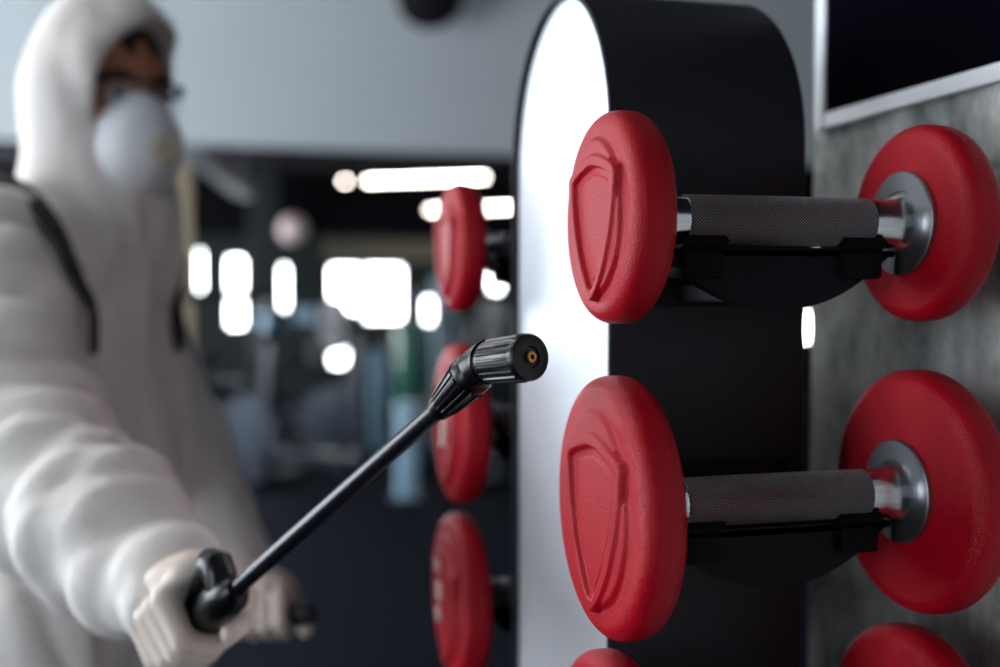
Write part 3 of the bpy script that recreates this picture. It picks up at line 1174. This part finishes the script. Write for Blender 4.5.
def strap(ctrl, width):
    pts = []
    ctrl = [np.array(c) for c in ctrl]
    for i in range(len(ctrl) - 1):
        for k in range(8):
            pts.append(ctrl[i] + (ctrl[i + 1] - ctrl[i]) * k / 8)
    pts.append(ctrl[-1])
    pr = [project(p, 0.014) for p in pts]
    q = np.array([p[0] for p in pr])
    nr = np.array([p[1] for p in pr])
    for _ in range(6):
        q[1:-1] = (q[:-2] + 2 * q[1:-1] + q[2:]) / 4
        nr[1:-1] = (nr[:-2] + 2 * nr[1:-1] + nr[2:]) / 4
    vs, fs = [], []
    for i in range(len(q)):
        tg = q[min(i + 1, len(q) - 1)] - q[max(i - 1, 0)]
        sd = np.cross(tg, nr[i])
        sd /= np.linalg.norm(sd)
        for a, b in ((-1, -0.004), (1, -0.004), (1, 0.004), (-1, 0.004)):
            vs.append(q[i] + sd * a * width / 2 + nr[i] * b)
    for i in range(len(q) - 1):
        for k in range(4):
            fs.append((i * 4 + k, i * 4 + (k + 1) % 4, i * 4 + 4 + (k + 1) % 4, i * 4 + 4 + k))
    fs += [(3, 2, 1, 0), tuple(len(vs) - 4 + k for k in range(4))]
    o = make_obj('shoulder_strap', vs, fs, 'strap', smooth=False)
    recalc(o)
    return under(o, spr)


FOLD = 0.0                                     # the straps bridge the folds
for s, sh, k, w in ((-1, RSH, 1.04, 0.028), (1, LSH, 0.36, 0.050)):
    a = sh * k + (RSH + LSH) / 2 * (1 - k)
    strap([a - tf * 0.13 + np.array([0, 0, -0.02]), a - tf * 0.03 + np.array([0, 0, 0.08]), a + tf * 0.07 + np.array([0, 0, 0.02]),
           a + tf * 0.10 + np.array([0, 0, -0.05]) + tl * 0.01 * s, a + tf * 0.10 + np.array([0, 0, -0.10]) + tl * 0.012 * s], w)
# pump lever in the left hand and hose to the lance
LV = Vector(LHC.tolist())
ld = Vector((0.90, -0.40, 0.10)).normalized()
tank_side = Vector((TC + tl * 0.19 + np.array([0, 0, -0.22])).tolist())
under(MB().tube([tank_side, tank_side.lerp(LV - ld * 0.08, .6) + Vector((0.05, 0.02, -0.05)), LV - ld * 0.075, LV, LV + ld * 0.065, LV + ld * 0.07],
                [0.010, 0.010, 0.011, 0.0125, 0.0135, 0.009], 16).build('pump_lever', 'plastic_matte'), spr)
hs = GRIP_END + gd * 0.02
under(MB().tube([hs, hs + gd * 0.05 + Vector((0, 0, -0.03)), hs + Vector((0.03, 0.16, -0.18)), Vector((-0.30, 0.66, 0.76)), Vector((-0.50, 0.80, 0.72)),
                 Vector((-0.66, 0.96, 0.82)), Vector((TC + np.array([0, 0, -0.20]) - tl * 0.16).tolist())], 0.008, 12).build('hose', 'plastic_matte'), spr)

# ================================================================ FAR PART OF THE GYM
def lamp(x0, y0, x1, y1, z0, z1, label, zc, glow='lamp'):
    root = thing('linear_lamp', label, 'lamp', ((x0 + x1) / 2, (y0 + y1) / 2, min(z0, z1)), 0, 'linear lamps under the dark ceiling')
    a, b = Vector((x0, y0, z0)), Vector((x1, y1, z1))
    under(MB().beam(a + Vector((0, 0, 0.035)), b + Vector((0, 0, 0.035)), 0.10, 0.05).build('housing', 'ceil_dark', smooth=False), root)
    under(MB().beam(a, b, 0.09, 0.02).build('diffuser', glow, smooth=False), root)
    for k in (0.15, 0.85):
        p = a.lerp(b, k)
        under(MB().tube([(p.x, p.y, p.z + 0.05), (p.x, p.y, zc)], 0.006, 8).build('cord', 'ceil_dark'), root)
    return root


lamp(1.12, 9.415, 2.20, 9.13, 2.359, 2.396, 'long bright linear lamp under the dark ceiling, the nearer one', 2.72)
lamp(0.905, 9.47, 0.95, 9.46, 2.359, 2.360, 'short round-looking bright lamp left of the long lamp', 2.72)
lamp(2.06, 11.232, 3.05, 10.97, 2.242, 2.276, 'bright linear lamp behind the top red head on the far flank', 2.72)

for xx, lab in ((-2.3, 'long linear lamp above the room, nearest to the left windows'), (-1.2, 'long linear lamp above the room, between rack and left windows')):
    lamp(xx, 0.9, xx, 4.0, 3.3, 3.3, lab, ZC + 0.1, 'lamp_near')

gb = thing('globe_pendant', 'pale pink round globe hanging below the dark ceiling', 'globe', (0.384, 8.553, 1.75))
under(MB().lathe([(0.12 * -math.cos(PI * k / 16), max(0.002, 0.12 * math.sin(PI * k / 16))) for k in range(17)], (0.384, 8.553, 1.85), (0, 0, 1), 32).build('globe', 'cloth_pink'), gb)
under(MB().tube([(0.384, 8.553, 1.96), (0.384, 8.553, 2.72)], 0.008, 8).build('cord', 'ceil_dark'), gb)

SPK = (1.13, 6.36, 3.27)
sp_ = thing('round_speaker', 'round black speaker on the pale bulkhead at the top edge', 'speaker', SPK)
under(MB().lathe([(0.06, 0.20), (-0.03, 0.22), (-0.05, 0.22), (-0.055, 0.19)], SPK, (0, 0.75, 0.66), 40).build('body', 'speaker'), sp_)
under(MB().lathe([(-0.05, 0.19), (-0.075, 0.14), (-0.085, 0.06), (-0.087, 0.004)], SPK, (0, 0.75, 0.66), 40).build('grille', 'speaker'), sp_)

dc = thing('ceiling_duct', 'grey sloping duct under the dark ceiling behind the person', 'duct', (-0.2, 7.7, 2.2))
under(MB().beam((-0.42, 7.35, 2.36), (0.02, 9.2, 2.22), 0.16, 0.14).build('duct_run', 'duct', smooth=False), dc)
for yy in (7.5, 9.0):
    under(MB().tube([(-0.40 + (yy - 7.35) * .24, yy, 2.35), (-0.40 + (yy - 7.35) * .24, yy, 2.72)], 0.01, 8).build('hanger', 'duct'), dc)


def machine(x, y, rz, label, kind):
    root = thing('gym_machine', label, 'gym machine', (x, y, 0), rz, 'gym machines in the blurred background')
    P = lambda m, nm, mt: m.build(nm, mt, root, smooth=False)
    if kind == 'tower':
        for sx in (-0.45, 0.45):
            P(MB().box(sx - 0.04, sx + 0.04, -0.04, 0.04, 0.06, 1.25), 'upright', 'machine')
            P(MB().box(sx - 0.05, sx + 0.05, -0.55, 0.45, 0.0, 0.06), 'foot', 'machine')
        P(MB().box(-0.5, 0.5, -0.05, 0.05, 1.25, 1.34), 'crossbar', 'machine')
        for k in range(8):
            P(MB().box(-0.22, 0.22, -0.08, 0.08, 0.10 + 0.065 * k, 0.158 + 0.065 * k), 'weight_plate', 'weight')
        P(MB().box(-0.19, 0.19, -0.45, -0.12, 0.45, 0.53, 0.02), 'seat', 'pad')
        P(MB().box(-0.05, 0.05, -0.32, -0.22, 0.0, 0.45), 'seat_post', 'machine')
    elif kind == 'bike':
        P(MB().box(-0.28, 0.28, -0.05, 0.05, 0, 0.07), 'foot', 'machine')
        P(MB().box(-0.28, 0.28, 0.85, 0.95, 0, 0.07), 'foot', 'machine')
        P(MB().beam((0, 0, 0.06), (0, 0.9, 0.06), 0.08, 0.08), 'base_rail', 'machine')
        P(MB().lathe([(-0.03, 0.02), (-0.03, 0.24), (0.03, 0.24), (0.03, 0.02)], (0, 0.2, 0.36), (1, 0, 0), 32), 'flywheel', 'weight')
        P(MB().beam((0, 0.1, 0.1), (0, 0.0, 1.0), 0.07, 0.07), 'handle_post', 'machine')
        P(MB().beam((0, 0.85, 0.1), (0, 0.65, 0.82), 0.07, 0.07), 'seat_post', 'machine')
        P(MB().box(-0.12, 0.12, 0.52, 0.80, 0.82, 0.90, 0.02), 'saddle', 'pad')
        P(MB().tube([(-0.22, -0.12, 1.05), (-0.2, 0.02, 1.0), (0.2, 0.02, 1.0), (0.22, -0.12, 1.05)], 0.02, 10), 'handlebar', 'pad')
        P(MB().box(-0.10, 0.10, -0.03, 0.02, 1.03, 1.18), 'console', 'steel_blue')
    elif kind == 'bench':
        P(MB().box(-0.15, 0.15, -0.55, 0.55, 0.42, 0.50, 0.02), 'bench_pad', 'pad')
        for yy in (-0.45, 0.45):
            P(MB().box(-0.25, 0.25, yy - 0.04, yy + 0.04, 0.0, 0.06), 'foot', 'machine')
            P(MB().box(-0.04, 0.04, yy - 0.04, yy + 0.04, 0.06, 0.42), 'leg', 'machine')
        for sx in (-0.5, 0.5):
            P(MB().box(sx - 0.035, sx + 0.035, 0.5, 0.57, 0, 1.1), 'upright', 'machine')
        P(MB().tube([(-0.9, 0.53, 1.08), (0.9, 0.53, 1.08)], 0.014, 10), 'barbell', 'weight')
        for sx in (-0.72, 0.72):
            P(MB().lathe([(-0.025, 0.03), (-0.025, 0.2), (0.025, 0.2), (0.025, 0.03)], (sx, 0.53, 1.08), (1, 0, 0), 32), 'weight_disc', 'pad')
    return root


machine(-0.25, 8.3, 0.2, 'dark cable machine with grey weight stack below the left windows', 'tower')
machine(0.55, 9.6, -0.1, 'dark exercise bike in the middle of the far floor', 'bike')
machine(2.15, 9.9, 0.15, 'dark cable machine below the large bright window', 'tower')
machine(0.12, 6.9, 0.9, 'dark exercise bike nearest to the person in white', 'bike')
machine(0.75, 7.4, 1.0, 'dark exercise bike beside the pale blue post', 'bike')
machine(1.45, 6.9, 0.4, 'dark weight bench with a barbell behind the lance', 'bench')
machine(3.7, 8.4, 0.0, 'dark cable machine behind the rack', 'tower')

ps = thing('floor_post', 'pale blue enamel post standing on the dark floor', 'post', (0.92, 6.1, 0))
under(MB().box(0.86, 0.98, 6.04, 6.16, 0.015, 0.62, 0.01).build('post', 'steel_blue'), ps)
under(MB().box(0.82, 1.02, 6.0, 6.2, 0.0, 0.015).build('foot_plate', 'machine', smooth=False), ps)
tl_ = thing('locker', 'teal cabinet standing below the bright far window', 'cabinet', (1.95, 11.4, 0))
under(MB().box(1.75, 2.15, 11.3, 11.7, 0.0, 0.98, 0.01).build('body', 'teal'), tl_)
under(MB().box(1.78, 2.12, 11.275, 11.298, 0.05, 0.93, 0.005).build('door', 'teal'), tl_)
bn = thing('towel_bin', 'pale blue towel bin on the far floor', 'bin', (1.05, 7.9, 0))
under(MB().lathe([(0, 0.15), (0.80, 0.19), (0.82, 0.20), (0.83, 0.18), (0.80, 0.16)], (1.05, 8.5, 0), (0, 0, 1), 28).build('body', 'steel_blue'), bn)
under(MB().lathe([(0.83, 0.19), (0.87, 0.17), (0.89, 0.10), (0.90, 0.01)], (1.05, 8.5, 0), (0, 0, 1), 28).build('lid', 'weight'), bn)
